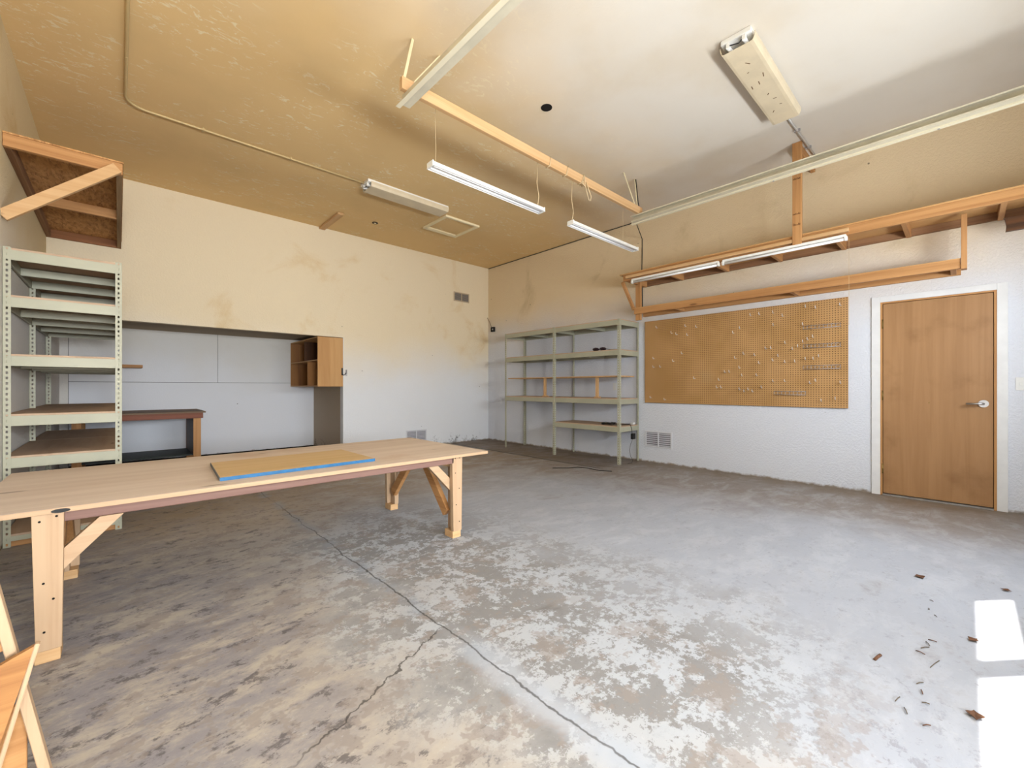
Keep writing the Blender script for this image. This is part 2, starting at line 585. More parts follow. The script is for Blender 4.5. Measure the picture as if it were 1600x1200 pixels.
def holed(name, axis, u0, u1, v0, v1, a0, a1, holes, mat, parent=None):
    """wall slab with rectangular openings; axis = the slab's normal; u,v the two in-plane axes"""
    us = sorted({u0, u1} | {h for q in holes for h in q[:2]})
    vs = sorted({v0, v1} | {h for q in holes for h in q[2:]})
    bm = bmesh.new()
    for i in range(len(us) - 1):
        for j in range(len(vs) - 1):
            cu, cv = (us[i] + us[i + 1]) / 2, (vs[j] + vs[j + 1]) / 2
            if any(q[0] < cu < q[1] and q[2] < cv < q[3] for q in holes):
                continue
            if axis == 'Y':
                bm_box(bm, us[i], us[i + 1], a0, a1, vs[j], vs[j + 1])
            else:
                bm_box(bm, a0, a1, us[i], us[i + 1], vs[j], vs[j + 1])
    bmesh.ops.remove_doubles(bm, verts=bm.verts, dist=1e-5)
    seen = {}
    for f in list(bm.faces):                       # inner faces between neighbouring cells
        k = tuple(sorted(v.index for v in f.verts)) if False else tuple(sorted((round(v.co.x, 4), round(v.co.y, 4), round(v.co.z, 4)) for v in f.verts))
        seen.setdefault(k, []).append(f)
    dead = [f for fs in seen.values() if len(fs) > 1 for f in fs]
    if dead:
        bmesh.ops.delete(bm, geom=dead, context='FACES')
    return newobj(name, to_mesh(bm, name), mat, parent)


# ------------------------------------------------------------------ the room
struct(box('floor_near', XL - 0.12, 1.55, YN - 0.12, YF - 0.12, -0.12, 0.0, M_FLOOR, None, 0))
fl = struct(box('floor', XL - 0.2, XR + 0.2, YF - 0.12, YA + 0.2, -0.12, 0.0, M_FLOOR, None, 0))
struct(box('ceiling', XL - 0.2, XR + 0.2, YF - 0.12, YB + 0.14, ZC, ZC + 0.12, M_CEIL, None, 0))
struct(box('ceiling_near', XL - 0.12, 1.55, YN - 0.12, YF - 0.12, ZC, ZC + 0.12, M_CEIL, None, 0))
struct(box('wall_left', XL - 0.12, XL, YN - 0.12, YA + 0.12, 0, ZC, M_WL, None, 0))
DY0, DY1, DZ1 = -0.205, 0.640, 2.035           # rough opening of the inner door
struct(holed('wall_right', 'X', YF - 0.12, YB + 0.12, 0, ZC, XR, XR + 0.12, [(DY0, DY1, -0.01, DZ1)], M_WR))
struct(holed('wall_back', 'Y', XL, XR, 0, ZC, YB, YB + 0.11, [(XL - 0.01, XA, -0.01, ZA)], M_WB))
struct(holed('wall_front', 'Y', 1.50, XR, 0, ZC, YF - 0.12, YF, [(1.55, 4.75, -0.01, 3.05)], M_WL))
struct(holed('wall_near', 'Y', XL, 1.50, 0, ZC, YN - 0.12, YN, [FILL_WIN], M_WL))  # end wall of the added nook, holds the fill window
struct(box('wall_return', 1.50, 1.55, YN, YF - 0.12, 0, ZC, M_WL, None, 0))  # side of the added nook, unseen
# alcove
wab = struct(box('wall_alcove_back', XL, XA + 0.12, YA + 0.004, YA + 0.12, 0, 2.2, M_DARK, None, 0))
for px0, px1, pz0, pz1 in ((XL + 0.09, 1.218, 1.214, 2.2), (1.223, XA, 1.214, 2.2), (XL + 0.09, XA, 0.022, 1.209)):
    box('wall_panel', px0, px1, YA - 0.008, YA + 0.004, pz0, pz1, M_ALC, wab, 0.001)
box('wall_panel', XL, XL + 0.085, YA - 0.006, YA + 0.004, 0, 2.2, M_WL, wab, 0.001)
struct(box('wall_alcove_side', XA, XA + 0.12, YB + 0.11, YA, 0, 2.2, M_BARE, None, 0))
struct(box('ceiling_alcove', XL, XA + 0.1, YB + 0.11, YA, ZA + 0.05, ZA + 0.12, M_BARE, None, 0))
struct(box('trim_1', XA - 0.003, XA + 0.008, YB - 0.004, YB + 0.112, 0, ZA, M_TRIM, None, 0))
# driveway beyond the garage door
struct(box('ground', -14, 18, -30, YN - 0.16, -0.14, -0.04, plain('driveway_concrete', '#A9A49B', 0.9, 0, 0.2, 0.2, 1), None, 0))

# overhead garage door with a row of glazed openings (behind the viewer)
gd = thing('door_2', 'white sectional overhead garage door with glazed panes', 'door', (3.15, YF - 0.06, 0))
gd['kind'] = 'structure'
del gd['category']
zs = [0.0, 0.61, 1.22, 1.5, 2.11, 2.58, 3.05]
for i in range(len(zs) - 1):
    hs = [(a, b, PZ[0], PZ[1]) for a, b in PANES] if zs[i] < PZ[0] < zs[i + 1] else []
    holed('door_section', 'Y', 1.55, 4.75, zs[i] + 0.002, zs[i + 1] - 0.002, YF - 0.09, YF - 0.04, hs, M_TRIM, gd)
tg = NT('window_glass', 0.05)
mixn = tg.n('ShaderNodeMixShader')
mixn.inputs[0].default_value = 0.08
tr = tg.n('ShaderNodeBsdfTransparent')
gl = tg.n('ShaderNodeBsdfGlossy')
gl.inputs['Roughness'].default_value = 0.02
tg.link(tr.outputs[0], mixn.inputs[1])
tg.link(gl.outputs[0], mixn.inputs[2])
tg.link(mixn.outputs[0], tg.t.nodes['Material Output'].inputs['Surface'])
for a, b in PANES:
    box('pane', a, b, YF - 0.068, YF - 0.062, PZ[0], PZ[1], tg.m, gd, 0)
w2 = thing('fill_window_1', 'added white framed fill window behind the camera', 'window', ((FILL_WIN[0] + FILL_WIN[1]) / 2, YN - 0.06, FILL_WIN[2]))
w2['kind'] = 'structure'
del w2['category']
box('pane', FILL_WIN[0], FILL_WIN[1], YN - 0.068, YN - 0.062, FILL_WIN[2], FILL_WIN[3], tg.m, w2, 0)  # glass of the added fill window
for a, b, c_, d_ in ((FILL_WIN[0], FILL_WIN[0] + 0.05, FILL_WIN[2], FILL_WIN[3]), (FILL_WIN[1] - 0.05, FILL_WIN[1], FILL_WIN[2], FILL_WIN[3]), (FILL_WIN[0], FILL_WIN[1], FILL_WIN[2], FILL_WIN[2] + 0.05), (FILL_WIN[0], FILL_WIN[1], FILL_WIN[3] - 0.05, FILL_WIN[3])):
    box('fill_window_frame', a, b, YN - 0.09, YN - 0.04, c_, d_, M_TRIM, w2)

# inner door in the pegboard wall
d1 = thing('door_1', 'brown flush wooden door with chrome lever in white casing', 'door', (XR, 0.22, 0))
d1['kind'] = 'structure'
del d1['category']
LY0, LY1 = -0.167, 0.601                        # door leaf
box('casing', XR - 0.016, XR, LY1 + 0.022, 0.694, 0, 2.09, M_TRIM, d1)
box('casing', XR - 0.016, XR, -0.256, LY0 - 0.022, 0, 2.09, M_TRIM, d1)
box('casing', XR - 0.0155, XR, LY0 - 0.022, LY1 + 0.022, 2.03, 2.09, M_TRIM, d1)
box('jamb', XR - 0.012, XR + 0.12, LY1 + 0.004, LY1 + 0.024, 0, 2.03, FIR('Z'), d1, 0.001)
box('jamb', XR - 0.012, XR + 0.12, LY0 - 0.024, LY0 - 0.004, 0, 2.03, FIR('Z'), d1, 0.001)
box('jamb', XR - 0.012, XR + 0.12, LY0 - 0.004, LY1 + 0.004, 2.014, 2.03, FIR('Y'), d1, 0.001)
leaf = box('door_leaf', XR - 0.004, XR + 0.036, LY0, LY1, 0.022, 2.010, DOORW('Z'), d1, 0.002)
for q0, q1, z0, z1 in ((LY0 - 0.004, LY0 + 0.03, 0.016, 2.014), (LY1 - 0.03, LY1 + 0.004, 0.016, 2.014), (LY0 + 0.03, LY1 - 0.03, 1.98, 2.014)):
    box('gap_blocker', XR + 0.037, XR + 0.055, q0, q1, z0, z1, DARKW('Z'), d1, 0)  # added dark strips behind the leaf, shutting out light at its gaps
box('door_backing', XR + 0.08, XR + 0.10, LY0 - 0.004, LY1 + 0.004, 0.016, 2.014, DARKW('Z'), d1, 0)  # added sheet behind the leaf, keeps outside light from leaking in
box('threshold', XR - 0.03, XR + 0.12, LY0 - 0.004, LY1 + 0.004, 0.0, 0.016, M_THRESH, d1)
for hz in (0.28, 1.05, 1.80):
    tube('hinge', [(XR - 0.010, LY1 + 0.003, hz - 0.05), (XR - 0.010, LY1 + 0.003, hz + 0.05)], 0.007, plain('brass', '#8C7446', 0.4, 0.8), leaf)
disc('handle_rose', (XR - 0.010, -0.107, 0.981), 0.034, 0.014, M_CHROME, leaf, 28, 'X')
tube('lever', [(XR - 0.012, -0.107, 0.981), (XR - 0.055, -0.107, 0.981), (XR - 0.062, -0.098, 0.981), (XR - 0.062, -0.06, 0.981), (XR - 0.060, 0.005, 0.978)], 0.009, M_CHROME, leaf, 10)
disc('door_viewer', (XR - 0.006, 0.255, 0.98), 0.006, 0.006, plain('brass', '#8C7446', 0.4, 0.8), leaf, 12, 'X')


# ------------------------------------------------------------------ steel shelving
def post_mesh(name, h, sx, sy, w=0.038):
    """slotted angle post: two flanges with a row of holes each; corner at the origin, flanges run to sx*w and sy*w"""
    bm = bmesh.new()
    pitch, hw, hh = 0.0381, 0.0055, 0.009
    n = int(h / pitch)
    def quad(ax, a0, a1, z0, z1):
        pts = [(a0, z0), (a1, z0), (a1, z1), (a0, z1)]
        vs = [bm.verts.new((sx * a, 0, z) if ax == 0 else (0, sy * a, z)) for a, z in pts]
        bm.faces.new(vs)
    for ax in (0, 1):
        z = 0.0
        for i in range(n + 1):
            z1 = min(z + pitch, h)
            if z1 - z < 0.03:
                quad(ax, 0, w, z, z1)
            else:
                c = z + pitch / 2
                quad(ax, 0, w / 2 - hw, z, z1)
                quad(ax, w / 2 + hw, w, z, z1)
                quad(ax, w / 2 - hw, w / 2 + hw, z, c - hh)
                quad(ax, w / 2 - hw, w / 2 + hw, c + hh, z1)
            z = z1
            if z >= h - 1e-4:
                break
    bmesh.ops.remove_doubles(bm, verts=bm.verts, dist=1e-5)
    return to_mesh(bm, name)


def rack(name, label, x0, x1, ys, h, bays, loc):
    """posts at x0/x1 for every y in ys; bays = list of level lists (beam-top heights)"""
    t = thing(name, label, 'shelving', loc)
    cache = {}
    for i, y in enumerate(ys):
        for x in (x0, x1):
            sx = 1 if x == x0 else -1
            sy = 1 if i < len(ys) - 1 else -1
            k = (sx, sy)
            if k not in cache:
                cache[k] = post_mesh('post', h, sx, sy)
                cache[k].materials.append(M_RACK)
            o = newobj('post', cache[k], M_RACK, t, (x, y, 0))
            s = o.modifiers.new('thick', 'SOLIDIFY')
            s.thickness = 0.002
            s.offset = 0
    for b, levels in enumerate(bays):
        ya, yb = ys[b] + 0.002, ys[b + 1] - 0.002
        for z in levels:
            hb = 0.072 if z > 0.3 else 0.035
            xi0, xi1 = x0 + 0.003, x1 - 0.003
            box('beam', xi0, xi0 + 0.014, ya, yb, z - hb, z, M_RACK, t, 0.0015)
            box('beam', xi1 - 0.014, xi1, ya, yb, z - hb, z, M_RACK, t, 0.0015)
            if b == 0:
                box('beam', xi0 + 0.014, xi1 - 0.014, ya, ya + 0.014, z - hb, z, M_RACK, t, 0.0015)
            box('beam', xi0 + 0.014, xi1 - 0.014, yb - 0.014, yb, z - hb, z, M_RACK, t, 0.0015)
            box('centre_support', xi0 + 0.014, xi1 - 0.014, (ya + yb) / 2 - 0.02, (ya + yb) / 2 + 0.02, z - hb, z - 0.012, M_RACK, t, 0.0015)
            box('shelf_deck', xi0 + 0.002, xi1 - 0.002, ya + 0.002, yb - 0.002, z - 0.003, z + 0.014, PARTI('Y'), t, 0.001)
    return t


rack_r = rack('storage_rack', 'long grey-green steel shelving rack in the corner beside the pegboard', 5.355, 5.885, [3.45, 4.71, 5.95], 2.14,
              [[2.125, 1.68, 0.955, 0.545], [2.125, 1.68, 0.955]], (5.62, 4.7, 0))
rack_l = rack('storage_rack', 'grey-green steel shelving rack behind the long table, under the bracket shelf', XL + 0.004, 0.020, [4.618, 5.84, 7.06], 2.13,
              [[2.112, 1.777, 1.358, 0.930, 0.630, 0.075], [2.112, 1.777, 1.358, 0.930, 0.630]], (-0.29, 5.8, 0))
box('floor_runner', XL + 0.01, 0.015, 4.635, 4.672, 0.0, 0.036, FIR('X'), rack_l)

# plank on two stub blocks standing on the corner rack
pk = thing('plank_shelf', 'thin plank on two short wooden blocks inside the corner rack', 'shelf', (5.62, 4.7, 0.969))
box('plank', 5.40, 5.84, 3.50, 5.91, 1.290, 1.308, BEAMW('Y'), pk)
for by in (5.02, 3.92):
    box('block', 5.44, 5.478, by - 0.021, by + 0.021, 0.9705, 1.290, BEAMW('Z'), pk)
    box('block_foot', 5.43, 5.50, by - 0.045, by + 0.045, 0.9705, 0.990, BEAMW('Y'), pk)


# ------------------------------------------------------------------ lumber shelf on the pegboard wall
sh = thing('wall_shelf', 'two-level orange lumber shelf with hangers fixed along the pegboard wall', 'shelf', (5.6, 1.4, 2.2))
YE = -0.95
box('front_beam', 5.28, 5.318, YE, 3.345, 2.645, 2.735, FIR('Y'), sh)
box('ledger', XR - 0.040, XR - 0.001, YE, 3.40, 2.665, 2.735, GREYW('Y'), sh)
box('shelf_deck', 5.275, XR - 0.001, YE, 3.40, 2.735, 2.750, PLYCAB('Y'), sh, 0.001)
for jy in (3.32, 2.75, 2.14, 1.53, 0.92, 0.40, -0.21, -0.78):
    box('joist', 5.318, XR - 0.040, jy - 0.019, jy + 0.019, 2.650, 2.735, FIR('X'), sh)
for a, b in ((1.262, 3.285), (0.79, 1.178)):
    box('light_strip', 5.242, 5.280, a, b, 2.668, 2.705, BEAMW('Y'), sh)
post = box('ceiling_post', 5.238, 5.276, 1.178, 1.262, 2.640, ZC - 0.001, FIR('Z'), sh)
for z0 in (3.325, 2.955, 2.84):
    for k in range(6):
        yy = 1.19 + k * 0.0115
        hh = random.uniform(0.012, 0.028)
        box('lumber_stamp', 5.2372, 5.2379, yy, yy + 0.005, z0, z0 + hh, plain('stamp_ink', '#5A3A22', 0.9), post, 0)
        box('lumber_stamp', 5.2372, 5.2379, yy, yy + 0.009, z0 + hh * 0.4, z0 + hh * 0.4 + 0.004, plain('stamp_ink', '#5A3A22', 0.9), post, 0)
box('ceiling_block', 5.276, XR - 0.002, 1.195, 1.235, ZC - 0.092, ZC - 0.001, FIR('X'), sh)
# lower shelf
box('lower_beam', 5.570, 5.608, 0.037, 3.345, 2.210, 2.293, FIR('Y'), sh)
box('lower_ledger', XR - 0.040, XR - 0.001, 0.037, 3.37, 2.208, 2.293, FIR('Y'), sh)
box('lower_deck', 5.570, XR - 0.001, 0.037, 3.37, 2.293, 2.303, PLYCAB('Y'), sh, 0.001)
for jy in (2.74, 1.36, 0.085):
    box('joist', 5.608, XR - 0.040, jy - 0.019, jy + 0.019, 2.212, 2.293, FIR('X'), sh)
box('hanger', 5.555, 5.640, -0.003, 0.035, 2.200, 2.69, FIR('Z'), sh)
box('hanger', 5.612, 5.650, 3.262, 3.345, 2.125, 2.735, FIR('Z'), sh)
board('diagonal_brace', (5.300, 3.365, 2.640), (5.605, 3.365, 2.285), 0.038, 0.040, FIR('X'), sh, up=(0, 1, 0))
# the dark board at the view's edge; its face's shade is in the wood colour
db = thing('hanging_board', 'dark board with shaded face hung below the lumber shelf beyond the door', 'board', (5.5, -0.55, 2.47))
prism('board', [(-0.222, 2.555), (-0.212, 2.567), (-0.95, 2.567), (-0.95, 2.452), (-0.224, 2.452), (-0.230, 2.50)], 'X', 5.490, 5.528, DARKW('Y'), db, 0.001)
for q in (-0.45, -0.85):
    box('strap', 5.497, 5.521, q - 0.012, q + 0.012, 2.567, 2.735, M_STEEL, db, 0.001)


# ------------------------------------------------------------------ fluorescent fittings
def strip_light(name, label, axis, a0, a1, b, z, width, height, group=None):
    """bare batten with two tubes and lamp-holders; runs along axis from a0 to a1, centred on b, top at z"""
    mid = (a0 + a1) / 2
    loc = (mid, b, z - height) if axis == 'X' else (b, mid, z - height)
    t = thing(name, label, 'light', loc, group)
    def B(nm, u0, u1, v0, v1, z0, z1, mat, bev=0.003):
        return box(nm, u0, u1, v0, v1, z0, z1, mat, t, bev) if axis == 'X' else box(nm, v0, v1, u0, u1, z0, z1, mat, t, bev)
    body = B('housing', a0 + 0.01, a1 - 0.01, b - width * 0.5, b + width * 0.5, z - height * 0.42, z, M_ENAMEL)
    def C(nm, u0, u1, v0, v1, z0, z1, mat, bev):
        return box(nm, u0, u1, v0, v1, z0, z1, mat, body, bev) if axis == 'X' else box(nm, v0, v1, u0, u1, z0, z1, mat, body, bev)
    for e in (a0, a1 - 0.026):
        C('lamp_holder', e, e + 0.026, b - 0.019, b + 0.019, z - height, z - height * 0.30, M_ENAMEL, 0.004)
    p = [(a0 + 0.02, b, z - height * 0.74), (a1 - 0.02, b, z - height * 0.74)]
    if axis == 'Y':
        p = [(q[1], q[0], q[2]) for q in p]
    tube('tube', p, 0.0135, M_TUBE, body, 12)
    return t


strip_light('tube_light', 'white tube light under the lumber shelf, above the pegboard', 'Y', 2.01, 3.20, 5.262, 2.645, 0.042, 0.062, 'tube lights under the lumber shelf')
strip_light('tube_light', 'white tube light under the lumber shelf, nearer the door', 'Y', 0.80, 1.985, 5.262, 2.645, 0.042, 0.062, 'tube lights under the lumber shelf')
tube('pull_string', [(5.27, 0.79, 2.60), (5.27, 0.79, 2.12), (5.272, 0.79, 1.75)], 0.0012, M_CORD)
tag(bpy.data.objects['pull_string'], 'thin pale string hanging from the shelf tube light', 'string')


def shop_light(label, x0, x1, y, z):
    t = thing('hanging_shop_light', label, 'light', ((x0 + x1) / 2, y, z), 'shop lights hung from the ceiling beam')
    prism('reflector', [(y - 0.047, z), (y - 0.026, z + 0.044), (y + 0.026, z + 0.044), (y + 0.047, z), (y + 0.043, z), (y + 0.022, z + 0.039), (y - 0.022, z + 0.039), (y - 0.043, z)], 'X', x0, x1, M_ENAMEL, t)
    box('ballast_cover', x0, x1, y - 0.012, y + 0.012, z + 0.010, z + 0.040, M_ENAMEL, t, 0.002)
    for s in (-1, 1):
        tube('tube', [(x0 + 0.02, y + s * 0.024, z + 0.012), (x1 - 0.02, y + s * 0.024, z + 0.012)], 0.0125, M_TUBE, t, 12)
    for e in (x0 - 0.002, x1 - 0.010):
        box('end_cap', e, e + 0.012, y - 0.042, y + 0.042, z - 0.002, z + 0.043, M_ENAMEL, t, 0.003)
    return t


BY = 2.75
l1 = shop_light('white hanging shop light nearer the middle of the room', 1.74, 2.99, 2.79, 2.815)
l2 = shop_light('white hanging shop light nearer the pegboard wall', 3.42, 4.68, 2.79, 2.815)
for lt, xs in ((l1, (1.79, 2.93)), (l2, (3.45, 4.40))):
    for k, x in enumerate(xs):
        thick = x in (2.93, 3.45)
        pts = [(x, 2.79, 2.865), (x + (0.012 if thick else 0), 2.785, 2.96), (x - (0.010 if thick else 0), 2.79, 3.08), (x, 2.79, 3.29)]
        tube('suspension_cord', pts, 0.0035 if thick else 0.0015, M_CORD, lt, 6)


def ceiling_fixture(label, x0, x1, y0, y1):
    t = thing('ceiling_light', label, 'light', ((x0 + x1) / 2, (y0 + y1) / 2, ZC - 0.09), 'wraparound ceiling lights')
    w = y1 - y0
    box('pan', x0, x1, y0 + 0.02, y1 - 0.02, ZC - 0.035, ZC - 0.0005, M_ENAMEL, t, 0.002)
    ym = (y0 + y1) / 2
    prof = []
    for k in range(13):
        a = math.pi * k / 12
        prof.append((ym - math.cos(a) * w / 2, ZC - 0.030 - 0.060 * min(1.0, math.sin(a) * 1.9)))
    inner = [(ym + (p[0] - ym) * 0.97, p[1] + 0.003) for p in prof][::-1]
    prism('diffuser', prof + inner, 'X', x0 + 0.035, x1 - 0.006, M_LENS, t)
    for s in (-0.055, 0.055):
        box('lamp_holder', x0 + 0.006, x0 + 0.028, ym + s - 0.013, ym + s + 0.013, ZC - 0.072, ZC - 0.035, M_ENAMEL, t)
        tube('tube', [(x0 + 0.028, ym + s, ZC - 0.058), (x1 - 0.03, ym + s, ZC - 0.058)], 0.014, M_TUBE, t, 10)
    tube('wire', [(x0 + 0.02, ym - 0.06, ZC - 0.04), (x0 + 0.012, ym - 0.02, ZC - 0.075), (x0 + 0.010, ym + 0.04, ZC - 0.06), (x0 + 0.025, ym + 0.07, ZC - 0.04)], 0.004, M_BLACK, t, 6)
    return t


cfr = ceiling_fixture('yellowed wraparound ceiling light near the pegboard wall, with squashed insects', 3.30, 4.575, 1.03, 1.275)
for q in range(9):
    s = random.uniform(0.012, 0.03)
    x, y = random.uniform(3.45, 4.45), random.uniform(1.08, 1.22)
    a = random.uniform(0, 3)
    board('smudge', (x, y, ZC - 0.0902), (x + s * 2 * math.cos(a), y + s * math.sin(a), ZC - 0.0902), 0.007, 0.0012, plain('brown_smudge', '#6B5138', 0.9), cfr, bev=0)
ceiling_fixture('yellowed wraparound ceiling light at the end of the ceiling conduit', 2.26, 3.45, 5.02, 5.28)


# ------------------------------------------------------------------ conduits and cables
def bendpts(c, r, a0, a1, z, n=8):
    return [(c[0] + r * math.cos(a0 + (a1 - a0) * i / n), c[1] + r * math.sin(a0 + (a1 - a0) * i / n), z) for i in range(n + 1)]


cz = ZC - 0.013
cd = thing('conduit', 'tan painted conduit bending across the ceiling to the far light', 'conduit', (0.8, 4.2, cz))
tube('pipe', [(0.045, YN + 0.1, cz), (0.045, 4.0, cz)] + bendpts((0.195, 5.05), 0.15, math.pi, math.pi / 2, cz) + [(1.0, 5.19, cz), (2.28, 5.17, cz)], 0.0115, M_CONDUIT, cd, 10)
for x, y in ((0.045, 4.45), (0.62, 5.195), (1.42, 5.185)):
    d = 0.02 if x > 0.1 else 0.012
    box('clip', x - d / 2, x + d / 2, y - 0.022 if x > 0.1 else y - 0.006, y + 0.022 if x > 0.1 else y + 0.006, ZC - 0.027, ZC - 0.0005, M_CONDUIT, cd, 0.001)
cd2 = thing('conduit', 'grey conduit from the stained ceiling light to the pegboard wall', 'conduit', (5.2, 1.155, cz))
tube('pipe', [(4.56, 1.165, cz), (XR - 0.01, 1.145, cz)], 0.0105, plain('grey_conduit', '#B9B4AE', 0.45, 0.3), cd2, 10)
for x in (4.98, 5.42):
    box('clip', x - 0.008, x + 0.008, 1.13, 1.185, ZC - 0.026, ZC - 0.0005, M_STEEL, cd2, 0.001)
tag(tube('cable', [(XR - 0.006, 7.10, ZC - 0.008), (XR - 0.006, 5.6, ZC - 0.010), (XR - 0.006, 4.4, ZC - 0.008), (XR - 0.006, 3.42, ZC - 0.012)], 0.006, M_BLACK), 'black cable along the top of the pegboard wall into the corner', 'cable')
tag(tube('cable', [(4.705, 2.80, ZC - 0.004), (4.76, 2.80, 3.45), (4.775, 2.78, 3.33), (5.2, 3.1, 3.42), (XR - 0.008, 3.405, 3.42), (XR - 0.008, 3.405, 3.2), (XR - 0.007, 3.412, 2.9), (XR - 0.007, 3.405, 2.70), (XR - 0.007, 3.40, 2.32)], 0.006, M_BLACK), 'black cable dropping from the beam end behind the lumber shelf', 'cable')


# ------------------------------------------------------------------ garage door tracks and cross beam
def track(label, x, inner, y1, zt):
    t = thing('garage_door_track', label, 'track', (x, 1.0, zt), 'horizontal tracks of the overhead door')
    s = inner
    w, h = 0.058, 0.074
    prof = [(x - s * 0, zt), (x - s * 0, zt + h), (x + s * w, zt + h), (x + s * w, zt + h - 0.012), (x + s * (w - 0.003), zt + h - 0.012), (x + s * (w - 0.003), zt + h - 0.003),
            (x + s * 0.003, zt + h - 0.003), (x + s * 0.003, zt + 0.003), (x + s * (w - 0.003), zt + 0.003), (x + s * (w - 0.003), zt + 0.012), (x + s * w, zt + 0.012), (x + s * w, zt)]
    prism('channel', prof, 'Y', YF + 0.3, y1, M_TRACK, t)
    a = x - s * 0.004
    ai = prism('angle_iron', [(a, zt - 0.012), (a, zt + 0.030), (a - s * 0.003, zt + 0.030), (a - s * 0.003, zt - 0.009), (a - s * 0.034, zt - 0.009), (a - s * 0.034, zt - 0.012)], 'Y', YF + 0.3, y1 + 0.03, plain('pale_angle_iron', '#E2D8BC', 0.45, 0.05), t)
    for yy in (0.15, 1.3):
        disc('bolt', (a - s * 0.018, yy, zt - 0.014), 0.008, 0.006, M_STEEL, ai, 8)
    for yy in (YF + 0.35,):
        board('hanger_strap', (x, yy, zt + h), (x, yy, ZC - 0.001), 0.028, 0.003, M_TRACK, t, up=(1, 0, 0), bev=0)
    return t


tr1 = track('tan steel overhead-door track ending at the near beam end', 1.515, 1, 2.80, 3.190)
tr2 = track('tan steel overhead-door track running beside the pegboard wall', 4.715, -1, 2.84, 3.185)
cbm = thing('ceiling_beam', 'pale two-by-four laid across both overhead-door tracks', 'beam', (3.1, BY, 3.25))
box('beam_board', 1.475, 4.745, BY - 0.019, BY + 0.019, 3.262, 3.351, BEAMW('X'), cbm, 0.002)
STRAP = plain('cream_angle_strap', '#D8C9A2', 0.5, 0.1)
for a, b in (((1.60, 2.80, ZC - 0.001), (1.500, 2.775, 3.30)), ((1.84, 2.80, ZC - 0.001), (1.545, 2.775, 3.30)), ((4.450, 2.81, ZC - 0.001), (4.685, 2.775, 3.32)), ((4.700, 2.81, ZC - 0.001), (4.705, 2.775, 3.32))):
    board('hanger_strap', a, b, 0.020, 0.004, STRAP, cbm, up=(0, 1, 0), bev=0)
# cord wound round the beam
cw = thing('wound_cord', 'tan cord wound and knotted around the ceiling beam', 'cord', (3.55, BY, 3.25))
for x, w in ((3.03, 0.02), (3.28, 0.03), (3.52, 0.05), (3.555, 0.01), (3.59, -0.02)):
    pr = [(x, BY - 0.024, 3.256), (x + w, BY - 0.024, 3.357), (x + w, BY + 0.024, 3.357), (x, BY + 0.024, 3.256), (x, BY - 0.024, 3.256)]
    tube('winding', pr, 0.0045, M_CORD, cw, 6)
tube('loose_end', [(3.56, BY - 0.027, 3.30), (3.52, BY - 0.034, 3.25), (3.58, BY - 0.032, 3.235), (3.62, BY - 0.03, 3.15), (3.65, BY - 0.03, 3.105)], 0.0045, M_CORD, cw, 6)
tube('loose_end', [(3.60, BY - 0.027, 3.29), (3.63, BY - 0.034, 3.22), (3.68, BY - 0.032, 3.16), (3.665, BY - 0.03, 3.11)], 0.0045, M_CORD, cw, 6)

# ------------------------------------------------------------------ ceiling details
hat = thing('attic_hatch', 'cream framed attic hatch in the ceiling beside the far light', 'hatch', (3.9, 5.63, ZC - 0.02))
HX0, HX1, HY0, HY1 = 3.585, 4.225, 5.30, 5.965
M_HTR = plain('cream_moulding', '#EDDDB6', 0.6)
box('hatch_panel', HX0 + 0.04, HX1 - 0.04, HY0 + 0.04, HY1 - 0.04, ZC - 0.006, ZC - 0.001, M_CEIL, hat, 0)
for a, b, c_, d_ in ((HX0, HX1, HY0, HY0 + 0.045), (HX0, HX1, HY1 - 0.045, HY1), (HX0, HX0 + 0.045, HY0 + 0.045, HY1 - 0.045), (HX1 - 0.045, HX1, HY0 + 0.045, HY1 - 0.045)):
    box('moulding', a, b, c_, d_, ZC - 0.032, ZC - 0.001, M_HTR, hat, 0.004)
box('pull_lip', HX0 + 0.05, HX1 - 0.05, HY1 - 0.085, HY1 - 0.05, ZC - 0.03, ZC - 0.006, M_HTR, hat, 0.004)
t = thing('ceiling_hole', 'round dark opening in the ceiling near the beam', 'hole', (2.897, 2.645, ZC - 0.002))
disc('recess', (2.897, 2.645, ZC - 0.002), 0.052, 0.003, M_DARK, t, 28)
t = thing('ceiling_outlet', 'small round dark ceiling fitting near the back wall', 'fitting', (2.953, 6.334, ZC - 0.005))
disc('ring', (2.953, 6.334, ZC - 0.004), 0.045, 0.007, plain('dark_bronze', '#4A3824', 0.5, 0.4), t, 24)
disc('centre', (2.953, 6.334, ZC - 0.0095), 0.018, 0.006, M_HTR, t, 16)
t = thing('ceiling_block', 'short pale lumber block screwed flat to the ceiling by the back wall', 'block', (2.41, 6.7, ZC - 0.02))
box('block', 2.365, 2.455, 6.30, 7.10, ZC - 0.039, ZC - 0.0005, BEAMW('Y'), t, 0.006)


